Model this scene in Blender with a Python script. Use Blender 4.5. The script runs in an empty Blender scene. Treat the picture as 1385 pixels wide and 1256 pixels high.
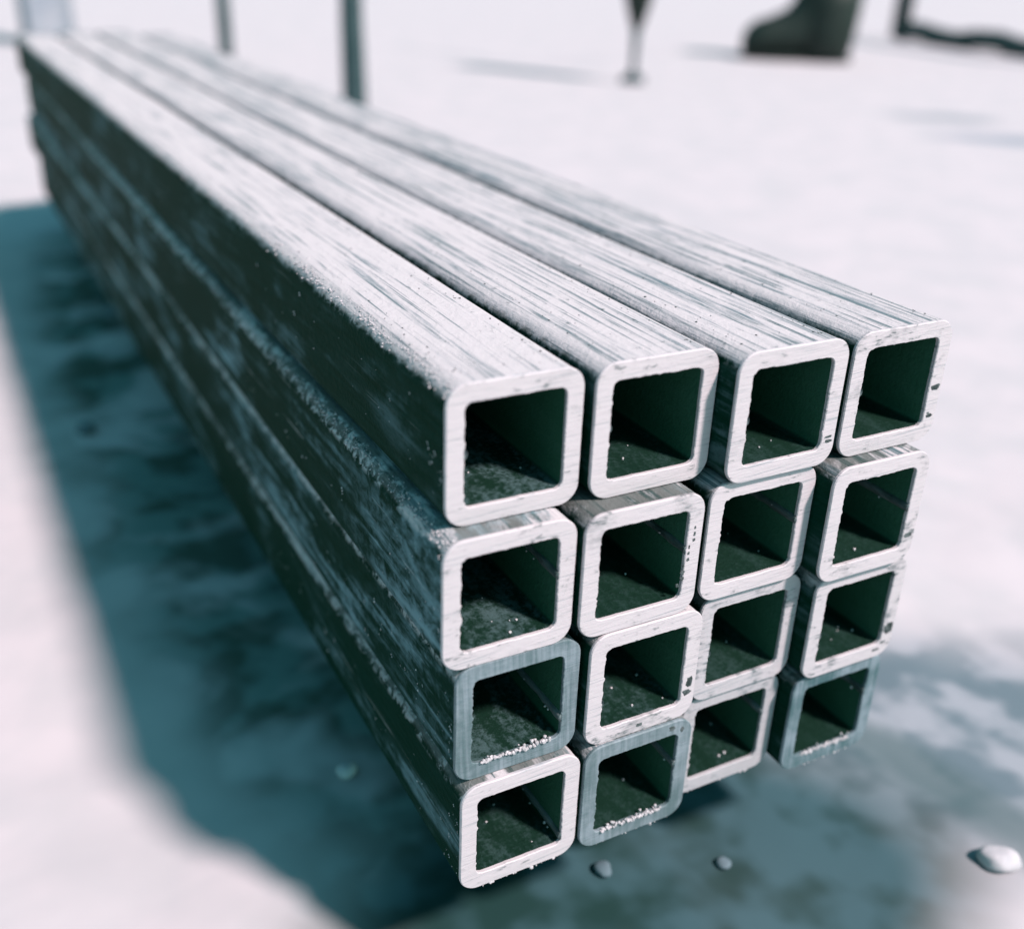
import bpy, bmesh, math, random
from mathutils import Vector, Matrix, noise

random.seed(7)
U = 0.035                      # one tube side in metres; everything below is laid out in tube sides
H = 1.2                        # the stack's underside above the ground, in tube sides
scene = bpy.context.scene
C = scene.collection

# ------------------------------------------------------------------ camera
cam_d = bpy.data.cameras.new('camera'); cam = bpy.data.objects.new('camera', cam_d); C.objects.link(cam)
Rr = ((0.8842045, -0.4658580, 0.0340393), (-0.1755249, -0.3989122, -0.9000334), (0.4328664, 0.7898388, -0.4344897))
rt, dn, fw = Vector(Rr[0]), Vector(Rr[1]), Vector(Rr[2])
M = Matrix((rt, -dn, -fw)).transposed().to_4x4()
M.translation = Vector((-2.536775, -5.268015, 6.401814)) * U
cam.matrix_world = M
cam_d.sensor_fit = 'HORIZONTAL'; cam_d.sensor_width = 36.0; cam_d.lens = 36.0 * 1439.52 / 1385.0
cam_d.clip_start = 0.01; cam_d.clip_end = 3000
cam_d.dof.use_dof = True; cam_d.dof.focus_distance = 7.9 * U
cam_d.dof.aperture_fstop = (cam_d.lens / 1000) / (0.16 * U)
scene.camera = cam

# ------------------------------------------------------------------ light
SUN_EL, SUN_AZ = math.radians(51), math.radians(-62)         # azimuth counted from +x towards +y
sdir = Vector((math.cos(SUN_EL) * math.cos(SUN_AZ), math.cos(SUN_EL) * math.sin(SUN_AZ), math.sin(SUN_EL)))
world = bpy.data.worlds.new('World'); scene.world = world; world.use_nodes = True
wn = world.node_tree.nodes; wl = world.node_tree.links
for n in list(wn): wn.remove(n)
wo = wn.new('ShaderNodeOutputWorld'); bg = wn.new('ShaderNodeBackground'); sky = wn.new('ShaderNodeTexSky')
sky.sky_type = 'NISHITA'; sky.sun_disc = False
sky.sun_elevation = SUN_EL; sky.sun_rotation = math.atan2(sdir.x, sdir.y)
sky.ozone_density = 2.0; sky.air_density = 1.0; sky.dust_density = 0.6
tint = wn.new('ShaderNodeMix'); tint.data_type = 'RGBA'; tint.blend_type = 'MULTIPLY'; tint.inputs[0].default_value = 1.0
tint.inputs[7].default_value = (0.44, 1.0, 0.74, 1)
wl.new(sky.outputs[0], tint.inputs[6]); wl.new(tint.outputs[2], bg.inputs[0]); bg.inputs[1].default_value = 0.10
wl.new(bg.outputs[0], wo.inputs[0])
sun_d = bpy.data.lights.new('sun', 'SUN'); sun = bpy.data.objects.new('sun', sun_d); C.objects.link(sun)
sun_d.energy = 4.15; sun_d.angle = math.radians(6.0); sun_d.color = (1.0, 0.82, 0.80)
sun.rotation_euler = sdir.to_track_quat('Z', 'Y').to_euler()
sun.location = (0, 0, 3)
vs = scene.view_settings
vs.view_transform = 'Standard'; vs.look = 'None'; vs.exposure = 1.15; vs.gamma = 1.0; vs.use_curve_mapping = False

# ------------------------------------------------------------------ node helpers
ALBEDO = 0.46                  # colours below are written as they read at this exposure; real reflectance is this share of them
class NT:
    def __init__(s, name):
        s.m = bpy.data.materials.new(name); s.m.use_nodes = True
        s.t = s.m.node_tree; s.n = s.t.nodes; s.l = s.t.links
        s.b = s.n['Principled BSDF']
    def co(s, scale=(1, 1, 1), kind='Object', loc=(0, 0, 0), rot=(0, 0, 0), vec=None):
        if vec is None:
            c = s.n.new('ShaderNodeTexCoord'); vec = c.outputs[kind]
            k = s.n.new('ShaderNodeMapping'); k.inputs['Scale'].default_value = (1 / U,) * 3
            s.l.new(vec, k.inputs['Vector']); vec = k.outputs[0]
        k = s.n.new('ShaderNodeMapping')
        k.inputs['Scale'].default_value = scale; k.inputs['Location'].default_value = loc; k.inputs['Rotation'].default_value = rot
        s.l.new(vec, k.inputs['Vector']); return k.outputs[0]
    def offset(s, vec, amount=37.0):                     # a different stretch of the pattern on every object
        o = s.n.new('ShaderNodeObjectInfo'); k = s.n.new('ShaderNodeVectorMath'); k.operation = 'SCALE'
        cmb = s.n.new('ShaderNodeCombineXYZ')
        for i in range(3): s.l.new(o.outputs['Random'], cmb.inputs[i])
        s.l.new(cmb.outputs[0], k.inputs[0]); k.inputs['Scale'].default_value = amount
        a = s.n.new('ShaderNodeVectorMath'); a.operation = 'ADD'; s.l.new(vec, a.inputs[0]); s.l.new(k.outputs[0], a.inputs[1])
        return a.outputs[0]
    def noise(s, vec, scale=1, detail=4, rough=0.55, dist=0.0):
        k = s.n.new('ShaderNodeTexNoise'); s.l.new(vec, k.inputs['Vector'])
        k.inputs['Scale'].default_value = scale; k.inputs['Detail'].default_value = detail
        k.inputs['Roughness'].default_value = rough; k.inputs['Distortion'].default_value = dist
        return k.outputs['Fac']
    def step(s, v, a, b, lo=0.0, hi=1.0):
        k = s.n.new('ShaderNodeMapRange'); k.interpolation_type = 'SMOOTHSTEP'
        s.l.new(v, k.inputs['Value']); k.inputs['From Min'].default_value = a; k.inputs['From Max'].default_value = b
        k.inputs['To Min'].default_value = lo; k.inputs['To Max'].default_value = hi; return k.outputs[0]
    def math(s, op, a, b=None, clamp=False):
        k = s.n.new('ShaderNodeMath'); k.operation = op; k.use_clamp = clamp
        for i, v in enumerate((a, b)):
            if v is None: continue
            if isinstance(v, (int, float)): k.inputs[i].default_value = v
            else: s.l.new(v, k.inputs[i])
        return k.outputs[0]
    def mix(s, f, a, b):
        k = s.n.new('ShaderNodeMix'); k.data_type = 'RGBA'
        if isinstance(f, (int, float)): k.inputs[0].default_value = f
        else: s.l.new(f, k.inputs[0])
        for i, v in ((6, a), (7, b)):
            if isinstance(v, tuple): k.inputs[i].default_value = (*[ALBEDO * q for q in v], 1)
            else: s.l.new(v, k.inputs[i])
        return k.outputs[2]
    def prop(s, name):
        k = s.n.new('ShaderNodeAttribute'); k.attribute_type = 'OBJECT'; k.attribute_name = name; return k.outputs['Fac']
    def bump(s, v, strength=0.3, dist=0.02, prev=None):
        k = s.n.new('ShaderNodeBump'); k.inputs['Strength'].default_value = strength; k.inputs['Distance'].default_value = dist * U
        s.l.new(v, k.inputs['Height'])
        if prev: s.l.new(prev, k.inputs['Normal'])
        s.l.new(k.outputs[0], s.b.inputs['Normal']); return k.outputs[0]
    def base(s, c):
        s.l.new(c, s.b.inputs['Base Color'])
    def set(s, rough=None, metal=None, spec=None):
        for k, v in (('Roughness', rough), ('Metallic', metal), ('Specular IOR Level', spec)):
            if v is None: continue
            if isinstance(v, (int, float)): s.b.inputs[k].default_value = v
            else: s.l.new(v, s.b.inputs[k])
    def sep(s, vec):
        k = s.n.new('ShaderNodeSeparateXYZ'); s.l.new(vec, k.inputs[0]); return k.outputs

WHITE = (0.80, 0.745, 0.80)

# outer skin of a tube: dark mill scale; pale dust and frost settled on what faces up, streaked along the length
def mat_skin():
    t = NT('mill_scale_steel')
    co = t.offset(t.co())
    streak = t.noise(t.co((5.0, 0.16, 5.0), vec=co), 2.2, 6, 0.62)
    line = t.noise(t.co((16.0, 0.22, 16.0), vec=co), 1.6, 5, 0.65)
    fine = t.noise(t.co((9.0, 0.5, 9.0), vec=co), 3.0, 5, 0.7)
    patch = t.noise(t.co((1.3, 0.45, 1.3), vec=co), 1.0, 4, 0.6, 0.6)
    blotch = t.noise(t.co((2.6, 0.9, 2.6), vec=co), 1.0, 5, 0.62, 0.8)
    grit = t.noise(co, 26.0, 3, 0.7)
    chipn = t.noise(t.co((1, 0.7, 1), vec=co), 11.0, 5, 0.7, 0.4)
    c = t.n.new('ShaderNodeTexCoord'); nz = t.sep(c.outputs['Normal'])
    scuff, dust, worn = t.prop('scuff'), t.prop('dust'), t.prop('worn')
    # dark scale with a few paler rubs
    rub = t.math('MULTIPLY', t.step(patch, 0.44, 0.64), t.step(t.math('ADD', t.math('MULTIPLY', streak, .45), t.math('ADD', t.math('MULTIPLY', blotch, .35), t.math('MULTIPLY', chipn, .2))), 0.45, 0.60))
    near = t.math('MULTIPLY', t.step(t.sep(t.co())[1], 0.0, 2.6, 1.0, 0.0), t.prop('end_wear'))
    rub = t.math('MULTIPLY', rub, scuff)
    rub = t.math('MAXIMUM', rub, t.math('MULTIPLY', near, t.step(t.math('ADD', t.math('MULTIPLY', blotch, .55), t.math('MULTIPLY', chipn, .5)), 0.44, 0.66)))
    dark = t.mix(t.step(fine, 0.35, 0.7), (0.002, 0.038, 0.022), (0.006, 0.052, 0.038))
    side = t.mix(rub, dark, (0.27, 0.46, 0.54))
    scr = t.math('MULTIPLY', t.step(line, 0.63, 0.69), t.math('MULTIPLY', t.step(blotch, 0.47, 0.56), scuff))
    side = t.mix(t.math('MULTIPLY', scr, 0.7), side, (0.70, 0.74, 0.78))
    # chipped pale scale on the rolled corners
    chips = t.step(t.math('ADD', t.math('MULTIPLY', chipn, 0.75), t.math('MULTIPLY', patch, 0.35)), 0.52, 0.62)
    # dust on top, worn through in streaks
    lay = t.math('ADD', t.math('MULTIPLY', streak, 0.75), t.math('MULTIPLY', fine, 0.45))
    keep = t.step(t.math('SUBTRACT', lay, t.math('MULTIPLY', worn, 0.09)), 0.36, 0.56)
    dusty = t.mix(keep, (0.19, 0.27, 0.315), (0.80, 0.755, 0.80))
    thin = t.math('MULTIPLY', t.step(t.math('ADD', line, t.math('MULTIPLY', worn, 0.10)), 0.56, 0.64), t.step(blotch, 0.34, 0.52))
    dusty = t.mix(t.math('MULTIPLY', thin, 0.8), dusty, (0.10, 0.185, 0.215))
    pit = t.math('MULTIPLY', t.step(t.math('ADD', chipn, t.math('MULTIPLY', worn, 0.06)), 0.64, 0.70), t.step(line, 0.42, 0.56))
    dusty = t.mix(t.math('MULTIPLY', pit, 0.8), dusty, (0.09, 0.14, 0.15))
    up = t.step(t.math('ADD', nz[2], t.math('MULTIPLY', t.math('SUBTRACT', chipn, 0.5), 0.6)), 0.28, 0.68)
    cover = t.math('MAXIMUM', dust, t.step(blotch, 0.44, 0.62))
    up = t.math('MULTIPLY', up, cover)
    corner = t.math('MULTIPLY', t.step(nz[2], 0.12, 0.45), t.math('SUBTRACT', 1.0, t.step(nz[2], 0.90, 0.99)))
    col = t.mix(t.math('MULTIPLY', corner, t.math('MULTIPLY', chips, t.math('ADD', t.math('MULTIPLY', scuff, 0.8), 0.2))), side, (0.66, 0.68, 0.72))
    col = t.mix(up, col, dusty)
    t.base(col); t.set(rough=t.step(up, 0, 1, 0.62, 0.85), spec=t.step(up, 0, 1, 0.015, 0.12))
    b = t.bump(grit, 0.25, 0.02); b = t.bump(chipn, 0.35, 0.05, b); t.bump(line, 0.3, 0.03, b)
    return t.m

# saw-cut end: bright, with fine saw lines; some ends are older and have gone grey
def mat_cut():
    t = NT('saw_cut_steel')
    co = t.offset(t.co())
    rot = t.co(rot=(0, 0.05, 0), vec=co)
    saw = t.noise(t.co((1.6, 1, 85.0), vec=rot), 1.0, 4, 0.65)
    sawv = t.noise(t.co((34.0, 1, 1.6), vec=rot), 1.0, 4, 0.6)
    blot = t.noise(co, 2.4, 5, 0.62, 0.4)
    speck = t.noise(t.co((9, 9, 30), vec=co), 1.0, 3, 0.6)
    tar, dirt = t.prop('tarnish'), t.prop('dirt')
    fresh = t.mix(t.step(saw, 0.28, 0.46), (0.47, 0.50, 0.55), (0.82, 0.755, 0.81))
    nick = t.math('MULTIPLY', t.step(speck, 0.59, 0.67), t.step(blot, 0.49, 0.57))
    fresh = t.mix(t.math('MULTIPLY', nick, 0.6), fresh, (0.09, 0.14, 0.15))
    mark = t.math('MULTIPLY', t.step(t.math('ADD', blot, t.math('MULTIPLY', t.math('SUBTRACT', speck, 0.5), 0.5)), 0.52, 0.72), dirt)
    fresh = t.mix(mark, fresh, (0.07, 0.12, 0.13))
    old = t.mix(t.step(t.math('ADD', t.math('MULTIPLY', blot, 0.7), t.math('MULTIPLY', sawv, 0.4)), 0.40, 0.72), (0.065, 0.155, 0.175), (0.31, 0.40, 0.47))
    t.base(t.mix(tar, fresh, old)); t.set(rough=0.62, spec=0.3)
    b = t.bump(saw, 0.25, 0.012); t.bump(speck, 0.2, 0.02, b)
    return t.m

def mat_bore():
    t = NT('dark_scale_bore')
    co = t.offset(t.co())
    a = t.noise(t.co((3, 0.8, 3), vec=co), 2.0, 5, 0.65); g = t.noise(co, 24, 3, 0.7)
    c = t.n.new('ShaderNodeTexCoord'); nz = t.sep(c.outputs['Normal'])
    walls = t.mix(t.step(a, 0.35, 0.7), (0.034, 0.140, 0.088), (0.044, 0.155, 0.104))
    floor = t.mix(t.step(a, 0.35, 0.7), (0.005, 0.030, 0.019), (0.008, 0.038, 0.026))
    col = t.mix(t.step(nz[2], 0.3, 0.8), walls, floor)  # walls coloured paler, floor darker, to even out the light inside
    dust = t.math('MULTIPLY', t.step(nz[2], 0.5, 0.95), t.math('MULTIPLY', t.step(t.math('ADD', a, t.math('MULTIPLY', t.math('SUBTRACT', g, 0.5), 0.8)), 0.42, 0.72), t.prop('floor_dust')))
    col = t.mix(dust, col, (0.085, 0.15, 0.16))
    t.base(col); t.set(rough=0.8, spec=0.08); t.bump(g, 0.4, 0.03)
    return t.m

def mat_simple(name, c1, c2, scale=3.0, rough=0.8, stretch=(1, 1, 1), bump=0.3, spec=0.3, lo=0.35, hi=0.68):
    t = NT(name); co = t.offset(t.co(stretch)); a = t.noise(co, scale, 5, 0.62)
    t.base(t.mix(t.step(a, lo, hi), c1, c2)); t.set(rough=rough, spec=spec); t.bump(a, bump, 0.1)
    return t.m

def mat_ground():
    t = NT('pale_trodden_ground')
    co = t.co(kind='Object')
    warp = t.n.new('ShaderNodeTexNoise'); t.l.new(co, warp.inputs['Vector']); warp.inputs['Scale'].default_value = 0.45; warp.inputs['Detail'].default_value = 2
    wsub = t.n.new('ShaderNodeVectorMath'); wsub.operation = 'SUBTRACT'; t.l.new(warp.outputs['Color'], wsub.inputs[0]); wsub.inputs[1].default_value = (.5, .5, .5)
    def blob(cx, cy, rx, ry, rot, a=0.5, b=1.15, w=2.0):
        sc = t.n.new('ShaderNodeVectorMath'); sc.operation = 'SCALE'; t.l.new(wsub.outputs[0], sc.inputs[0]); sc.inputs['Scale'].default_value = w
        ad = t.n.new('ShaderNodeVectorMath'); ad.operation = 'ADD'; t.l.new(co, ad.inputs[0]); t.l.new(sc.outputs[0], ad.inputs[1])
        m = t.n.new('ShaderNodeMapping'); m.vector_type = 'TEXTURE'; t.l.new(ad.outputs[0], m.inputs['Vector'])
        m.inputs['Location'].default_value = (cx, cy, -H); m.inputs['Rotation'].default_value = (0, 0, math.radians(rot)); m.inputs['Scale'].default_value = (rx, ry, 40)
        ln = t.n.new('ShaderNodeVectorMath'); ln.operation = 'LENGTH'; t.l.new(m.outputs[0], ln.inputs[0])
        return t.step(ln.outputs['Value'], a, b, 1.0, 0.0)
    big = t.noise(t.co((1, 1, 0.2), vec=co), 0.55, 3, 0.5, 0.3)
    med = t.noise(t.co((1, 1, 0.2), vec=co), 1.5, 2, 0.45)
    col = t.mix(t.step(t.math('ADD', t.math('MULTIPLY', big, 0.65), t.math('MULTIPLY', med, 0.35)), 0.36, 0.64), (0.71, 0.69, 0.74), (0.80, 0.745, 0.80))
    front_shade = t.mix(t.step(med, 0.36, 0.66), (0.010, 0.050, 0.048), (0.052, 0.130, 0.158))
    pale = t.mix(t.step(med, 0.38, 0.64), (0.08, 0.17, 0.22), (0.36, 0.42, 0.49))
    def lay(col, m, c, k): return t.mix(t.math('MULTIPLY', m, k), col, c)
    mottle_col = t.mix(t.step(med, 0.40, 0.62), (0.020, 0.080, 0.055), (0.17, 0.31, 0.31))
    shade_mottle = t.math('MULTIPLY', blob(1.1, 12.5, 2.9, 18.0, 0, 0.6, 1.05, 1.6), t.step(big, 0.64, 0.47))
    col = lay(col, shade_mottle, mottle_col, 0.9)                                             # blotchy shade under and beside the stack, put into the ground colour
    col = lay(col, blob(5.9, 0.9, 3.6, 2.2, -25, 0.45, 1.2), pale, 0.85)       # grey-blue shade right of the near end, given as colour
    col = lay(col, blob(2.3, 0.1, 3.1, 2.2, -8, 0.66, 1.16, 1.3), front_shade, 0.97)  # dark cast shadow in front of the near end, painted on
    col = lay(col, blob(5.5, 0.2, 0.45, 2.2, 10, 0.3, 1.2, 1.0), (0.10, 0.17, 0.19), 0.75)  # shadow of a thin pole, painted as a dark streak
    col = lay(col, blob(48.0, 38.0, 3.6, 2.2, -40, 0.3, 1.2), (0.38, 0.43, 0.48), 0.9)  # grey patches farther off
    col = lay(col, blob(44.9, 31.2, 4.6, 2.0, -40, 0.3, 1.2), (0.36, 0.42, 0.50), 0.9)
    col = lay(col, blob(36.0, 77.0, 1.2, 11.0, 18, 0.2, 1.2), (0.55, 0.56, 0.61), 0.7)  # faint streak: shadow of the tapered leg painted into the ground
    col = lay(col, blob(43.0, 70.0, 1.3, 7.0, -60, 0.2, 1.2), (0.62, 0.60, 0.66), 0.7)
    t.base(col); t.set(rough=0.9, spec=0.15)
    t.bump(big, 0.12, 0.25)
    return t.m

SKIN, CUT, BORE = mat_skin(), mat_cut(), mat_bore()
SEAM = mat_simple('weld_seam_steel', (0.05, 0.085, 0.085), (0.20, 0.25, 0.27), 6.0, 0.5, (1, .4, 1), 0.4, 0.5)
BURR = mat_simple('bright_burr_steel', (0.60, 0.60, 0.64), (0.86, 0.80, 0.86), 20.0, 0.6)
CRUMB = mat_simple('dark_scale_crumbs', (0.02, 0.04, 0.04), (0.16, 0.20, 0.21), 14.0, 0.85)
TIMBER = mat_simple('damp_timber', (0.016, 0.035, 0.034), (0.055, 0.085, 0.085), 3.0, 0.85, (5, .5, 5))
STAKE = mat_simple('weathered_stake', (0.030, 0.075, 0.085), (0.085, 0.15, 0.165), 1.2, 0.8, (2, 2, .4))
RUBBER = mat_simple('dark_rubber', (0.008, 0.022, 0.017), (0.016, 0.034, 0.029), 1.0, 0.6)
IRON = mat_simple('dark_painted_iron', (0.022, 0.055, 0.055), (0.05, 0.09, 0.10), 1.0, 0.6)
CONCRETE = mat_simple('pale_concrete', (0.42, 0.47, 0.56), (0.56, 0.58, 0.66), 0.8, 0.9)
STONE = mat_simple('white_stone', (0.62, 0.62, 0.68), (0.82, 0.77, 0.83), 2.0, 0.8)
STONE_GREY = mat_simple('grey_stone', (0.11, 0.18, 0.22), (0.22, 0.29, 0.35), 2.0, 0.8)
GROUND = mat_ground()

# ------------------------------------------------------------------ object helpers
def mesh(name, verts, faces, mat, parent=None, smooth=False, mats=None, midx=None):
    me = bpy.data.meshes.new(name)
    me.from_pydata([(x * U, y * U, z * U) for x, y, z in verts], [], faces); me.update()
    for m in (mats or [mat]): me.materials.append(m)
    if midx: me.polygons.foreach_set('material_index', midx)
    if smooth: me.polygons.foreach_set('use_smooth', [True] * len(me.polygons))
    o = bpy.data.objects.new(name, me); C.objects.link(o)
    if parent: o.parent = parent
    return o
def thing(name, label, cat, loc=(0, 0, 0), rotz=0.0, group=None):
    o = bpy.data.objects.new(name, None); C.objects.link(o); o.empty_display_size = U
    o.location = Vector(loc) * U; o.rotation_euler = (0, 0, rotz)
    return tag(o, label, cat, group)
def tag(o, label, cat, group=None):
    o['label'] = label; o['category'] = cat
    if group: o['group'] = group
    return o
def nz3(x, y, z): return noise.noise(Vector((x, y, z)))

def rring(half, r, nc, ns):
    """rounded square, counter-clockwise in x-z seen from the front, starting at the bottom of the right side"""
    pts = []
    for k in range(4):
        a0 = math.pi / 2 * k
        ex, ez = math.cos(a0), math.sin(a0); tx, tz = -math.sin(a0), math.cos(a0)
        for i in range(ns):                                   # straight side
            s = -(half - r) + 2 * (half - r) * i / ns
            pts.append((ex * half + tx * s, ez * half + tz * s))
        cx, cz = ex * (half - r) + tx * (half - r), ez * (half - r) + tz * (half - r)
        for i in range(nc):
            a = a0 + math.pi / 2 * i / nc
            pts.append((cx + r * math.cos(a), cz + r * math.sin(a)))
    return pts

# ------------------------------------------------------------------ ground
def build_ground():
    def axis(lo, hi, step, far):
        a = []; v = lo
        while v <= hi: a.append(v); v += step
        g = step; l, h = lo, hi
        L, Hh = [], []
        while h < far: g *= 1.35; h += g; Hh.append(h); l -= g; L.append(l)
        return L[::-1] + a + Hh
    xs = axis(-6, 12, 0.3, 40000); ys = axis(-5, 34, 0.3, 40000)
    V = []; n = len(xs)
    for y in ys:
        for x in xs:
            d = max(0, 1 - max(abs(x - 3) / 16, abs(y - 14) / 26))
            V.append((x, y, -H + min(1, d * 2) * (0.10 * nz3(x * .35, y * .35, 3) + 0.035 * nz3(x * 1.1, y * 1.1, 7)) - 0.02))
    F = [(j * n + i, j * n + i + 1, (j + 1) * n + i + 1, (j + 1) * n + i) for j in range(len(ys) - 1) for i in range(n - 1)]
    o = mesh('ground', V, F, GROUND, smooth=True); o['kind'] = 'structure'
build_ground()
def gz(x, y):
    d = max(0, 1 - max(abs(x - 3) / 16, abs(y - 14) / 26))
    return -H + min(1, d * 2) * (0.10 * nz3(x * .35, y * .35, 3) + 0.035 * nz3(x * 1.1, y * 1.1, 7)) - 0.02

# ------------------------------------------------------------------ the tubes
WALL, RO, RI = 0.128, 0.152, 0.060
def build_tube(row, col, x, yf, yb, yaw, label, seam, tarnish=0, dirt=0.2, scuff=0.35, floor_dust=0.3, crust=None, spat=0, end_wear=0.0, smears=()):
    rnd = random.Random(row * 10 + col)
    z = 0.5 + 1.002 * (4 - row)
    root = thing('square_tube', label, 'steel tube', (x, yf, z), yaw, 'steel tubes of the four by four stack')
    L = yb - yf; sd = row * 17.3 + col * 5.1
    # body: outer skin and bore, from just behind the cut to the far end
    ro, ri = rring(0.5, RO, 6, 4), rring(0.5 - WALL, RI, 6, 4); n = len(ro)
    ys = [0.03 + (L - 0.03) * (i / 44) ** 1.35 for i in range(45)]
    V = []; F = []; MI = []
    for y in ys:
        w = 0.010 * nz3(sd, y * 0.16, 1) * min(1, y / 3); w2 = 0.002 * nz3(sd, y * 0.2, 9)
        for px, pz in ro: V.append((px * (1 - .004) + w, y, pz * (1 - .004) + w2))
    b0 = len(V)
    for y in ys:
        w = 0.010 * nz3(sd, y * 0.16, 1) * min(1, y / 3)
        for px, pz in ri: V.append((px + w, y, pz))
    for j in range(len(ys) - 1):
        for i in range(n):
            k = (i + 1) % n
            F.append((j * n + i, j * n + k, (j + 1) * n + k, (j + 1) * n + i)); MI.append(0)
            F.append((b0 + j * n + k, b0 + j * n + i, b0 + (j + 1) * n + i, b0 + (j + 1) * n + k)); MI.append(1)
    e = (len(ys) - 1) * n
    for i in range(n):
        k = (i + 1) % n
        F.append((e + i, e + k, b0 + e + k, b0 + e + i)); MI.append(0)
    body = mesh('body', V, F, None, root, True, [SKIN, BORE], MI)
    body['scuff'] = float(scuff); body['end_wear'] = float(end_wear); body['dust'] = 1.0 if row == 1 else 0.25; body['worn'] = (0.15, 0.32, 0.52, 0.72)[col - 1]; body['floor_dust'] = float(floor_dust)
    # sawn end: a ring with softened arrises and a ragged inner lip
    nc, ns = 10, 44
    ro, ri = rring(0.5, RO, nc, ns), rring(0.5 - WALL, RI, nc, ns); n = len(ro)
    V = []; F = []
    def off(p, d):                                              # move a ring point in or out along its radius
        l = math.hypot(*p); return (p[0] * (1 + d / l), p[1] * (1 + d / l))
    jag = []
    for i, p in enumerate(ri):
        a = nz3(p[0] * 34, p[1] * 34, sd) ; b = nz3(p[0] * 9, p[1] * 9, sd + 4)
        side = 1.0 if p[0] < -0.3 else 0.45
        jag.append(-(0.002 + max(0, a) * 0.019 * side + max(0, b) * 0.010))
    rings = [[(px * .997, 0.03, pz * .997) for px, pz in ro],
             [(px, 0.010 + 0.004 * nz3(px * 20, pz * 20, sd), pz) for px, pz in ro],
             [(off(p, -0.007)[0], 0.0, off(p, -0.007)[1]) for p in ro],
             [(off(p, j - 0.004)[0] if False else off(p, j + 0.006)[0], 0.0, off(p, j + 0.006)[1]) for p, j in zip(ri, jag)],
             [(off(p, j)[0], 0.006, off(p, j)[1]) for p, j in zip(ri, jag)],
             [(off(p, j * .5 + .001)[0], 0.035, off(p, j * .5 + .001)[1]) for p, j in zip(ri, jag)]]
    for r in rings: V += r
    for q in range(len(rings) - 1):
        for i in range(n):
            k = (i + 1) % n
            F.append((q * n + k, q * n + i, (q + 1) * n + i, (q + 1) * n + k))
    cut = mesh('cut_end', V, F, CUT, root)
    cut['tarnish'] = float(tarnish); cut['dirt'] = float(dirt)
    if tarnish > .5: cut['label'] = 'dull grey old saw cut'
    # dark smears of scale and dirt stuck to the cut
    for (mx, mz, mw, mh) in smears:
        m = 14; ring = []
        for i in range(m):
            a = 2 * math.pi * i / m; k = rnd.uniform(.65, 1.15)
            ring.append((mx + mw * .5 * k * math.copysign(abs(math.cos(a)) ** .6, math.cos(a)), mz + mh * .5 * k * math.copysign(abs(math.sin(a)) ** .6, math.sin(a))))
        ring = [(min(px, .488), pz) for px, pz in ring]
        V = [(px, .004, pz) for px, pz in ring] + [(mx + (px - mx) * .85, -.0025, mz + (pz - mz) * .85) for px, pz in ring]
        F = [tuple(range(m, 2 * m))] + [(i, (i + 1) % m, m + (i + 1) % m, m + i) for i in range(m)]
        mesh('dirt_smear', V, F, CRUMB, root)
    # weld seam bead along the inside
    sx, sz = seam
    V = []; F = []; m = 7; ny = 90
    for j in range(ny):
        y = 0.004 + (min(L, 6.0)) * (j / (ny - 1)) ** 1.6
        k = 1 + 0.35 * nz3(y * 7, sd, 2)
        for i in range(m):
            a = math.pi * i / (m - 1) - math.pi / 2
            V.append((sx * (0.5 - WALL + 0.006 - 0.030 * k * math.cos(a)), y, sz + 0.036 * k * math.sin(a)))
    for j in range(ny - 1):
        for i in range(m - 1):
            f = (j * m + i, j * m + i + 1, (j + 1) * m + i + 1, (j + 1) * m + i)
            F.append(f if sx < 0 else f[::-1])
    F.append(tuple(range(m)))
    mesh('weld_seam', V, F, SEAM, root, True)
    # bright spatter beads lying inside, in a row by the seam and on the floor
    if spat:
        V = []; F = []
        for q in range(spat):
            on = rnd.random() < .45
            y = 0.08 + 0.55 * rnd.random()
            if on: c = (sx * (0.5 - WALL - 0.036), y, sz + rnd.uniform(-.03, .03))
            else: c = (rnd.uniform(-.3, .3), y, -(0.5 - WALL) + 0.006)
            rocky(V, F, c, rnd.uniform(.006, .014), rnd)
        mesh('weld_spatter', V, F, BURR, root)['kind'] = 'stuff'
    # crumbs hanging on the lower outer edge of the bottom row
    if row == 4:
        V = []; F = []; q = -.36
        while q < .36:
            r = .004 + .016 * rnd.random() ** 3
            rocky(V, F, (q, rnd.uniform(-.004, .03), -.498 - r * .3), r, rnd); q += rnd.uniform(.012, .06)
        mesh('edge_crumbs', V, F, BURR, root)['kind'] = 'stuff'
    # ragged burr left along the lower inner lip
    if crust:
        V = []; F = []; x0, x1 = crust
        q = x0
        while q < x1:
            s = rnd.uniform(.010, .021)
            rocky(V, F, (q, rnd.uniform(-.012, .004), -(0.5 - WALL) + rnd.uniform(-.004, .018)), s, rnd); q += s * rnd.uniform(.7, 1.5)
            if rnd.random() < .25: rocky(V, F, (q, rnd.uniform(.0, .03), -(0.5 - WALL) + rnd.uniform(.01, .04)), s * .7, rnd)
        mesh('burr', V, F, BURR, root)['kind'] = 'stuff'
    return root

ICO = None
def rocky(V, F, c, r, rnd, flat=1.0):
    global ICO
    if ICO is None:
        bm = bmesh.new(); bmesh.ops.create_icosphere(bm, subdivisions=1, radius=1)
        ICO = ([tuple(v.co) for v in bm.verts], [tuple(v.index for v in f.verts) for f in bm.faces]); bm.free()
    b = len(V); sc = (rnd.uniform(.7, 1.3), rnd.uniform(.7, 1.3), rnd.uniform(.7, 1.2) * flat)
    for v in ICO[0]:
        j = rnd.uniform(.75, 1.2)
        V.append(tuple(c[k] + v[k] * r * sc[k] * j for k in range(3)))
    F += [tuple(b + i for i in f) for f in ICO[1]]

L_, R_ = -1, 1
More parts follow.
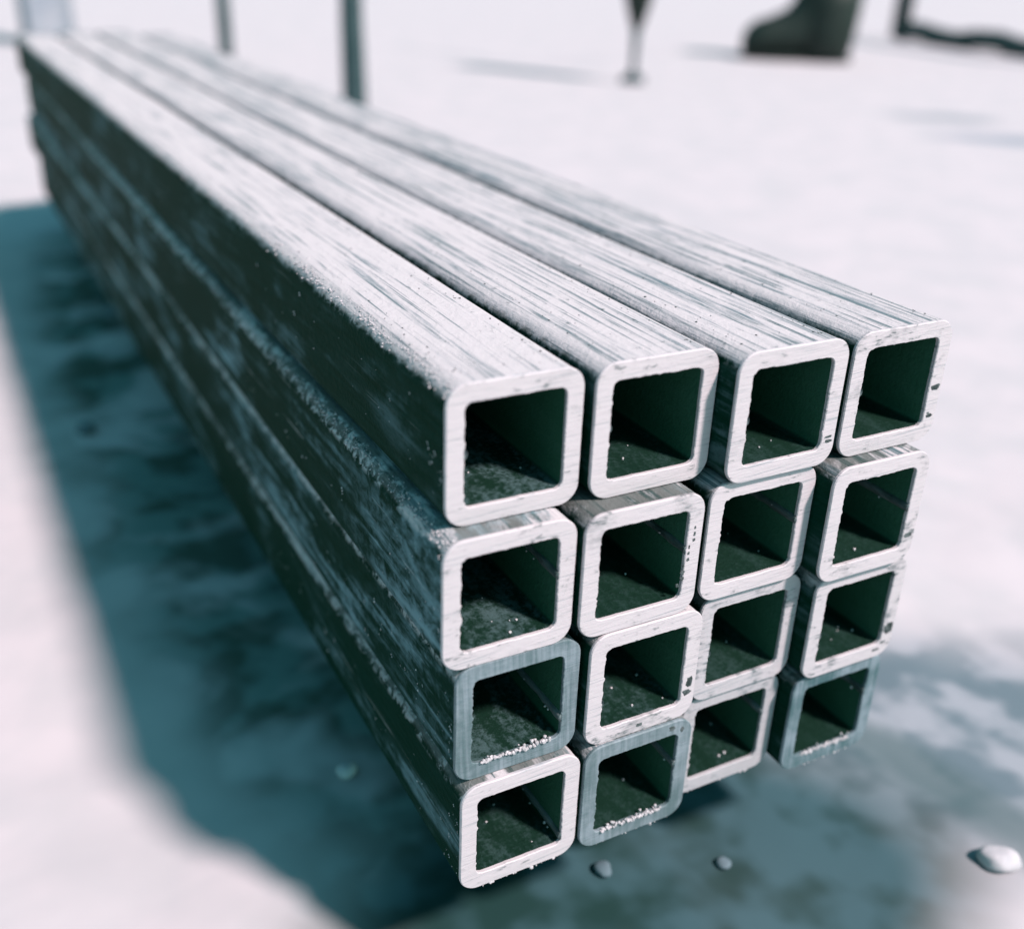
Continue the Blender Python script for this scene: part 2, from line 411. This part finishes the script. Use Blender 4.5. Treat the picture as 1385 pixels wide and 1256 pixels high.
#       row col   x      yf     yb     yaw
T = {(1, 1): (0.486, 0.203, 27.2, 0.0006), (1, 2): (1.548, 0.160, 27.6, 0.0016), (1, 3): (2.562, -0.040, 27.9, 0.0002), (1, 4): (3.636, -0.020, 27.0, 0.0026),
     (2, 1): (0.393, 0.028, 27.0, -0.0060), (2, 2): (1.424, -0.027, 27.3, -0.0045), (2, 3): (2.496, 0.005, 27.5, -0.0030), (2, 4): (3.510, -0.172, 27.1, -0.0010),
     (3, 1): (0.497, 0.033, 27.3, 0.0012), (3, 2): (1.535, -0.042, 27.0, 0.0008), (3, 3): (2.583, 0.050, 27.2, 0.0004), (3, 4): (3.600, -0.110, 27.4, 0.0),
     (4, 1): (0.517, -0.048, 26.2, 0.0), (4, 2): (1.537, -0.073, 27.2, 0.0), (4, 3): (2.568, 0.090, 27.1, 0.0), (4, 4): (3.585, -0.075, 27.0, 0.0)}
ATTR = {
 (1, 1): dict(seam=(L_, .02), scuff=.4, floor_dust=1.0, dirt=.10, spat=5, label='steel tube at the top left corner of the stack, dusty pale top, dark left side'),
 (1, 2): dict(seam=(L_, .03), floor_dust=.25, dirt=.10, spat=2, label='second steel tube along the top row, its right wall shaded by the next tube'),
 (1, 3): dict(seam=(L_, -.01), floor_dust=.2, dirt=.10, spat=5, smears=((.430, -.27, .09, .022), (.440, -.305, .07, .03)), label='third steel tube along the top row, between two dusty topped tubes'),
 (1, 4): dict(seam=(L_, .03), floor_dust=.15, dirt=.45, spat=2, smears=((.436, -.05, .118, .055), (.430, -.29, .08, .04), (.41, -.265, .03, .02)), label='steel tube at the top right corner of the stack, dark nicks on its right wall'),
 (2, 1): dict(seam=(R_, .06), end_wear=.9, scuff=1.0, floor_dust=.9, dirt=.08, spat=12, label='steel tube in second row with frosty scuffed left side, under the top left corner tube'),
 (2, 2): dict(seam=(R_, .04), floor_dust=.15, dirt=.35, spat=4, smears=tuple((.440 - .10 * k / 9 + .012 * ((k * 7) % 3 - 1), .22 - .052 * k, .016 + .006 * (k % 3) + (.02 if k > 6 else 0), .030 + .008 * (k % 2)) for k in range(10)), label='steel tube in second row with a line of dark pits down its right wall'),
 (2, 3): dict(seam=(R_, .03), floor_dust=.15, dirt=.10, spat=5, label='third steel tube of the second row, right wall shaded, small bright spatter inside'),
 (2, 4): dict(seam=(R_, .0), floor_dust=.1, dirt=.40, spat=6, smears=((.425, -.255, .10, .05),), label='steel tube at the right end of the second row, sticking out furthest'),
 (3, 1): dict(seam=(R_, -.2), end_wear=.3, scuff=.9, floor_dust=.8, tarnish=.92, crust=(-.30, .29), spat=4, label='steel tube with dull grey end and bright ragged lip, third row of the left column'),
 (3, 2): dict(seam=(L_, -.12), floor_dust=.45, dirt=.45, spat=9, smears=((.44, -.17, .08, .10), (.425, -.27, .10, .06), (.0, -.435, .07, .035)), label='second steel tube of the third row, bright end with dark smudge at lower right'),
 (3, 3): dict(seam=(L_, -.05), floor_dust=.25, dirt=.75, tarnish=.18, spat=3, label='third steel tube of the third row, blotchy end with a shaded right wall'),
 (3, 4): dict(seam=(L_, -.08), floor_dust=.15, dirt=.70, tarnish=.08, spat=6, smears=((.437, -.235, .122, .13), (.40, -.36, .07, .03), (.33, -.42, .09, .03)), label='steel tube at the right end of the third row, dirty lower right corner'),
 (4, 1): dict(seam=(R_, -.3), scuff=.7, floor_dust=.35, dirt=.08, spat=8, label='steel tube at the bottom left corner of the stack, bright end and dark side'),
 (4, 2): dict(seam=(R_, .05), floor_dust=.2, tarnish=.90, crust=(-.29, .28), spat=4, smears=((.30, .44, .07, .06), (.40, .40, .04, .06)), label='grey ended steel tube in the bottom row beside the bright bottom left corner tube'),
 (4, 3): dict(seam=(R_, .1), floor_dust=.2, dirt=.5, tarnish=.30, spat=6, label='third steel tube of the bottom row, set back between two grey ended tubes'),
 (4, 4): dict(seam=(R_, .1), floor_dust=.1, tarnish=1.0, crust=(-.27, .27), spat=4, label='steel tube at the bottom right corner, darkest grey end with beaded bright lip')}
for (r, c), (x, yf, yb, yaw) in T.items():
    build_tube(r, c, x, yf, yb, yaw, **ATTR[(r, c)])

# ------------------------------------------------------------------ bearers under the stack
def bearer(y, x0, x1, label):
    zt, zb, w = -0.012, -H - 0.12, 0.75
    V = []; F = []
    prof = [(-w, zb), (-w, zt - .08), (-w + .08, zt), (w - .08, zt), (w, zt - .08), (w, zb)]
    nx = 12
    for i in range(nx):
        x = x0 + (x1 - x0) * i / (nx - 1)
        for py, pz in prof: V.append((x, py + .02 * nz3(x * 2, py, y), pz if pz >= zt - .01 else pz + .01 * nz3(x, py, 5)))
    m = len(prof)
    for i in range(nx - 1):
        for k in range(m):
            q = (k + 1) % m
            F.append((i * m + k, i * m + q, (i + 1) * m + q, (i + 1) * m + k))
    F.append(tuple(range(m))[::-1]); F.append(tuple((nx - 1) * m + k for k in range(m)))
    o = mesh('timber_bearer', V, F, TIMBER); o.location = (0, y * U, 0)
    return tag(o, label, 'timber', 'timbers under the stack')
bearer(7.0, 0.7, 3.9, 'dark timber bearer under the near half of the tube stack')
bearer(23.6, 0.5, 4.0, 'dark timber bearer under the far end of the tube stack')

# ------------------------------------------------------------------ pebbles on the ground
def pebble(x, y, r, mat, label, group=None, flat=.65):
    rnd = random.Random(int(x * 100 + y * 7))
    bm = bmesh.new(); bmesh.ops.create_icosphere(bm, subdivisions=3, radius=1)
    ang = rnd.uniform(0, 3.1); ca, sa = math.cos(ang), math.sin(ang); st = rnd.uniform(1.0, 1.35)
    for v in bm.verts:
        k = 1 + .22 * noise.noise(v.co * 1.1 + Vector((x, y, 0))); p = v.co * k
        px, py = p.x * st, p.y; v.co = Vector(((ca * px - sa * py) * r, (sa * px + ca * py) * r, p.z * r * flat))
    V = [tuple(v.co) for v in bm.verts]; F = [tuple(v.index for v in f.verts) for f in bm.faces]; bm.free()
    o = mesh('pebble', V, F, mat, smooth=True); o.location = Vector((x, y, gz(x, y) + r * flat * .7)) * U
    return tag(o, label, 'pebble', group)
pebble(5.24, -0.95, .15, STONE, 'large white pebble on the ground right of the stack')
pebble(1.78, 0.58, .085, STONE_GREY, 'pale grey pebble below the grey ended tube of the bottom row')
pebble(2.86, 0.18, .07, STONE_GREY, 'small grey pebble below the third tube of the bottom row')
pebble(0.12, 2.85, .10, STONE, 'white pebble in the shadow left of the bottom left corner tube')
pebble(0.55, 18.6, .30, STONE_GREY, 'large grey stone in shadow beside the far half of the stack')
pebble(-1.0, 12.6, .16, STONE_GREY, 'grey stone in shadow beside the middle of the stack')

# ------------------------------------------------------------------ loose scale and dirt lying on the tops, mostly along the joints
def crumbs(name, label, mat, count, seed, rmin, rmax, spread):
    rnd = random.Random(seed); V = []; F = []
    for _ in range(count):
        c = rnd.choice((1, 2, 3, 4)); x, yf, yb, yaw = T[(1, c)]
        y = yf + 0.15 + (14.0) * rnd.random() ** 1.6
        edge = rnd.random()
        if edge < .75: dx = rnd.choice((-1, 1)) * (0.36 - abs(rnd.gauss(0, spread)))
        else: dx = rnd.uniform(-.33, .33)
        r = rnd.uniform(rmin, rmax)
        rocky(V, F, (x + dx, y, 4.004 + r * .25), r, rnd, .6)
    o = mesh(name, V, F, mat); o['kind'] = 'stuff'; tag(o, label, 'debris')
crumbs('scale_crumbs', 'dark crumbs of scale scattered along the joints of the top tubes', CRUMB, 420, 3, .003, .009, .025)
crumbs('frost_crumbs', 'white crumbs scattered over the tops of the tubes', BURR, 200, 4, .003, .009, .12)
# lumpy frost and flaking scale along the upper left corners of the two outermost tubes
def corner_flakes(rc, y0, y1, count, seed, label):
    rnd = random.Random(seed); V = []; F = []
    x, yf, yb, yaw = T[rc]; z = 0.5 + 1.002 * (4 - rc[0])
    for _ in range(count):
        y = y0 + (y1 - y0) * rnd.random() ** 1.3
        if nz3(y * 1.3, seed, 0) < rnd.uniform(-.5, .3): continue
        a = math.radians(rnd.gauss(130, 11)); r = .003 + .010 * rnd.random() ** 2
        cx, cz = -0.5 + RO, 0.5 - RO
        rocky(V, F, (x + cx + (RO - .001) * math.cos(a) - math.sin(yaw) * y, yf + y, z + cz + (RO - .001) * math.sin(a)), r, rnd, .8)
    o = mesh('scale_flakes', V, F, BURR); o['kind'] = 'stuff'; tag(o, label, 'debris')
corner_flakes((1, 1), .05, 13, 1500, 11, 'white flaking crust along the upper edge of the top left tube')
corner_flakes((2, 1), .03, 7, 900, 12, 'white flaking crust along the upper edge of the second row left tube')

# ------------------------------------------------------------------ things in the blurred distance
def lathe(name, prof, mat, parent=None, n=14, wob=0.0, sd=0.0):
    V = []; F = []
    for j, (r, z) in enumerate(prof):
        ox, oy = wob * nz3(sd, z * .12, 1), wob * nz3(sd + 9, z * .12, 2)
        for i in range(n):
            a = 2 * math.pi * i / n; k = 1 + .06 * nz3(math.cos(a) + sd, math.sin(a), z * .3)
            V.append((ox + r * k * math.cos(a), oy + r * k * math.sin(a), z))
    for j in range(len(prof) - 1):
        for i in range(n):
            k = (i + 1) % n; F.append((j * n + i, j * n + k, (j + 1) * n + k, (j + 1) * n + i))
    F.append(tuple(range(n))[::-1]); F.append(tuple((len(prof) - 1) * n + i for i in range(n)))
    return mesh(name, V, F, mat, parent, True)
def stake(x, y, r, h, label, sd):
    o = lathe('wooden_stake', [(r * (1.12 - .12 * min(1, i / 4)), -.3 + h * i / 16) for i in range(17)] + [(r * .7, h + r * .6)], STAKE, None, 14, .22, sd)
    o.location = (x * U, y * U, -H * U); return tag(o, label, 'stake', 'stakes standing behind the stack')
stake(16.1, 45.9, 0.53, 24, 'thick grey stake standing close behind the right side of the stack', 1.0)
stake(16.6, 72.5, 0.44, 24, 'thin dark stake standing beyond the far end of the stack', 5.0)
# tapered leg on a thin pin with a round foot
p = thing('tapered_leg', 'dark tapered leg narrowing to a thin pin on a small round foot', 'furniture leg', (39.4, 56.7, -H))
lathe('shaft', [(.30, 3.2), (.52, 3.8), (.85, 5.0), (1.1, 6.4), (1.2, 9), (1.25, 16), (1.0, 16.4)], RUBBER, p, 16, .1, 2)
lathe('pin', [(.22, .35), (.20, 1.4), (.24, 2.4), (.32, 3.3)], STAKE, p, 12, .05, 3)
lathe('foot', [(.75, -.05), (.85, .12), (.70, .40), (.26, .62)], STAKE, p, 16)
# rubber boot
def boot():
    root = thing('rubber_boot', 'dark rubber boot standing on the pale ground behind the stack', 'boot', (63.9, 68.6, -H), math.radians(-31))
    # x: heel (+) to toe (-); section half widths along the foot and up the shaft, as one lofted skin
    secs = []
    for cx, cz, rx, rz, tilt in [(-4.7, 1.2, .3, .4, 0), (-4.5, 1.35, 1.0, .95, 0), (-3.8, 1.6, 1.45, 1.4, 0), (-2.5, 1.8, 1.65, 1.65, 0), (-1.0, 2.1, 1.65, 1.95, 8),
                                 (.3, 2.7, 1.8, 2.5, 22), (1.6, 3.6, 1.95, 3.1, 48), (2.0, 5.0, 2.1, 2.9, 76), (2.1, 7.0, 2.2, 2.75, 90), (2.1, 10.0, 2.3, 2.75, 90), (2.1, 12.5, 2.4, 2.8, 90)]:
        t = math.radians(tilt); ring = []
        for i in range(18):
            a = 2 * math.pi * i / 18
            ly, lu = rx * math.cos(a), rz * math.sin(a)
            ring.append((cx - lu * math.sin(t), ly, max(.25, cz + lu * math.cos(t)) if tilt < 70 else cz + lu * math.cos(t)))
        secs.append(ring)
    V = [p for r in secs for p in r]; n = 18; F = []
    for j in range(len(secs) - 1):
        for i in range(n):
            k = (i + 1) % n; F.append((j * n + i, j * n + k, (j + 1) * n + k, (j + 1) * n + i))
    F.append(tuple(range(n))[::-1])
    mesh('upper', V, F, RUBBER, root, True)
    V = []; F = []
    prof = []
    for i in range(32):
        a = 2 * math.pi * i / 32; cx = math.cos(a); x = 4.65 * cx
        w = 1.55 + .2 * math.cos((x + 2.2) * .8)
        prof.append((x - .1, w * math.copysign(abs(math.sin(a)) ** .6, math.sin(a))))
    for z in (-.05, .45):
        V += [(x, y, z) for x, y in prof]
    F.append(tuple(range(32))[::-1]); F.append(tuple(range(32, 64)))
    for i in range(32):
        k = (i + 1) % 32; F.append((i, k, 32 + k, 32 + i))
    mesh('sole', V, F, RUBBER, root)
    hc = lathe('heel_counter', [(2.0, .42), (2.25, 1.0), (2.45, 2.6), (2.5, 4.5), (2.3, 6.5)], RUBBER, root, 18)
    hc.location = (2.25 * U, 0, 0)
boot()
# iron stand
def tube_path(name, pts, r, mat, parent, n=10):
    V = []; F = []
    for j, p in enumerate(pts):
        a = Vector(pts[max(0, j - 1)]); b = Vector(pts[min(len(pts) - 1, j + 1)]); t = (b - a).normalized()
        u = t.cross(Vector((.13, .31, .94))).normalized(); w = t.cross(u)
        for i in range(n):
            q = 2 * math.pi * i / n; V.append(tuple(Vector(p) + (u * math.cos(q) + w * math.sin(q)) * r))
    for j in range(len(pts) - 1):
        for i in range(n):
            k = (i + 1) % n; F.append((j * n + i, j * n + k, (j + 1) * n + k, (j + 1) * n + i))
    F.append(tuple(range(n))[::-1]); F.append(tuple((len(pts) - 1) * n + i for i in range(n)))
    return mesh(name, V, F, mat, parent, True)
f = thing('iron_frame', 'open dark iron frame with a thick ground rail standing beyond the boot', 'frame', (95.5, 87.5, -H))
A, B = Vector((0, 0, 1.0)), Vector((-3.3, -19.2, 1.0)); E_ = B * 1.6 - A * .6
tube_path('upright', [(0, 0, .3), (.1, .1, 8), (.1, .1, 16)], 1.0, IRON, f)
tube_path('upright', [tuple(E_ + Vector((0, 0, -.7))), tuple(E_ + Vector((0, 0, 8))), tuple(E_ + Vector((0, 0, 15)))], 1.0, IRON, f)
tube_path('ground_rail', [tuple(A.lerp(E_, k / 10) + Vector((0, 0, .3 * math.sin(k * 1.7) - .05))) for k in range(11)], .95, IRON, f)
tube_path('top_rail', [tuple(A.lerp(E_, k / 4) + Vector((0, 0, 14.5))) for k in range(5)], .9, IRON, f)
# pale concrete post behind the far end
o = mesh('concrete_post', [(sx * w, sy * w, z) for z, w in ((-.2, 1.6), (17.6, 1.6), (18.2, 1.25)) for sx, sy in ((-1, -1), (1, -1), (1, 1), (-1, 1))],
         [(3, 2, 1, 0), (8, 9, 10, 11)] + [(j * 4 + i, j * 4 + (i + 1) % 4, j * 4 + 4 + (i + 1) % 4, j * 4 + 4 + i) for j in (0, 1) for i in range(4)], CONCRETE)
o.location = (7.0 * U, 87.5 * U, -H * U); o.rotation_euler = (0, 0, .1)
tag(o, 'pale square concrete post beyond the far end of the tube stack', 'post')

# pale specks stuck to the shaded left side near the cut ends
def side_specks(seed, count):
    rnd = random.Random(seed); V = []; F = []
    for _ in range(count):
        r_ = rnd.choice((1, 2, 3, 3, 4, 4)); x, yf, yb, yaw = T[(r_, 1)]; z = 0.5 + 1.002 * (4 - r_)
        y = 0.06 + 5.0 * rnd.random() ** 2.2; r = .003 + .007 * rnd.random() ** 3
        st = rnd.uniform(1, 3)
        for k in range(int(st)):
            rocky(V, F, (x - .497 - math.sin(yaw) * y, yf + y + k * r * 1.2, z + rnd.gauss(-.1, .16) if k == 0 else V[-1][2] + r), r, rnd, 1.2)
    o = mesh('pale_specks', V, F, BURR); o['kind'] = 'stuff'; tag(o, 'tiny pale specks stuck to the dark left side of the stack', 'debris')
side_specks(21, 190)
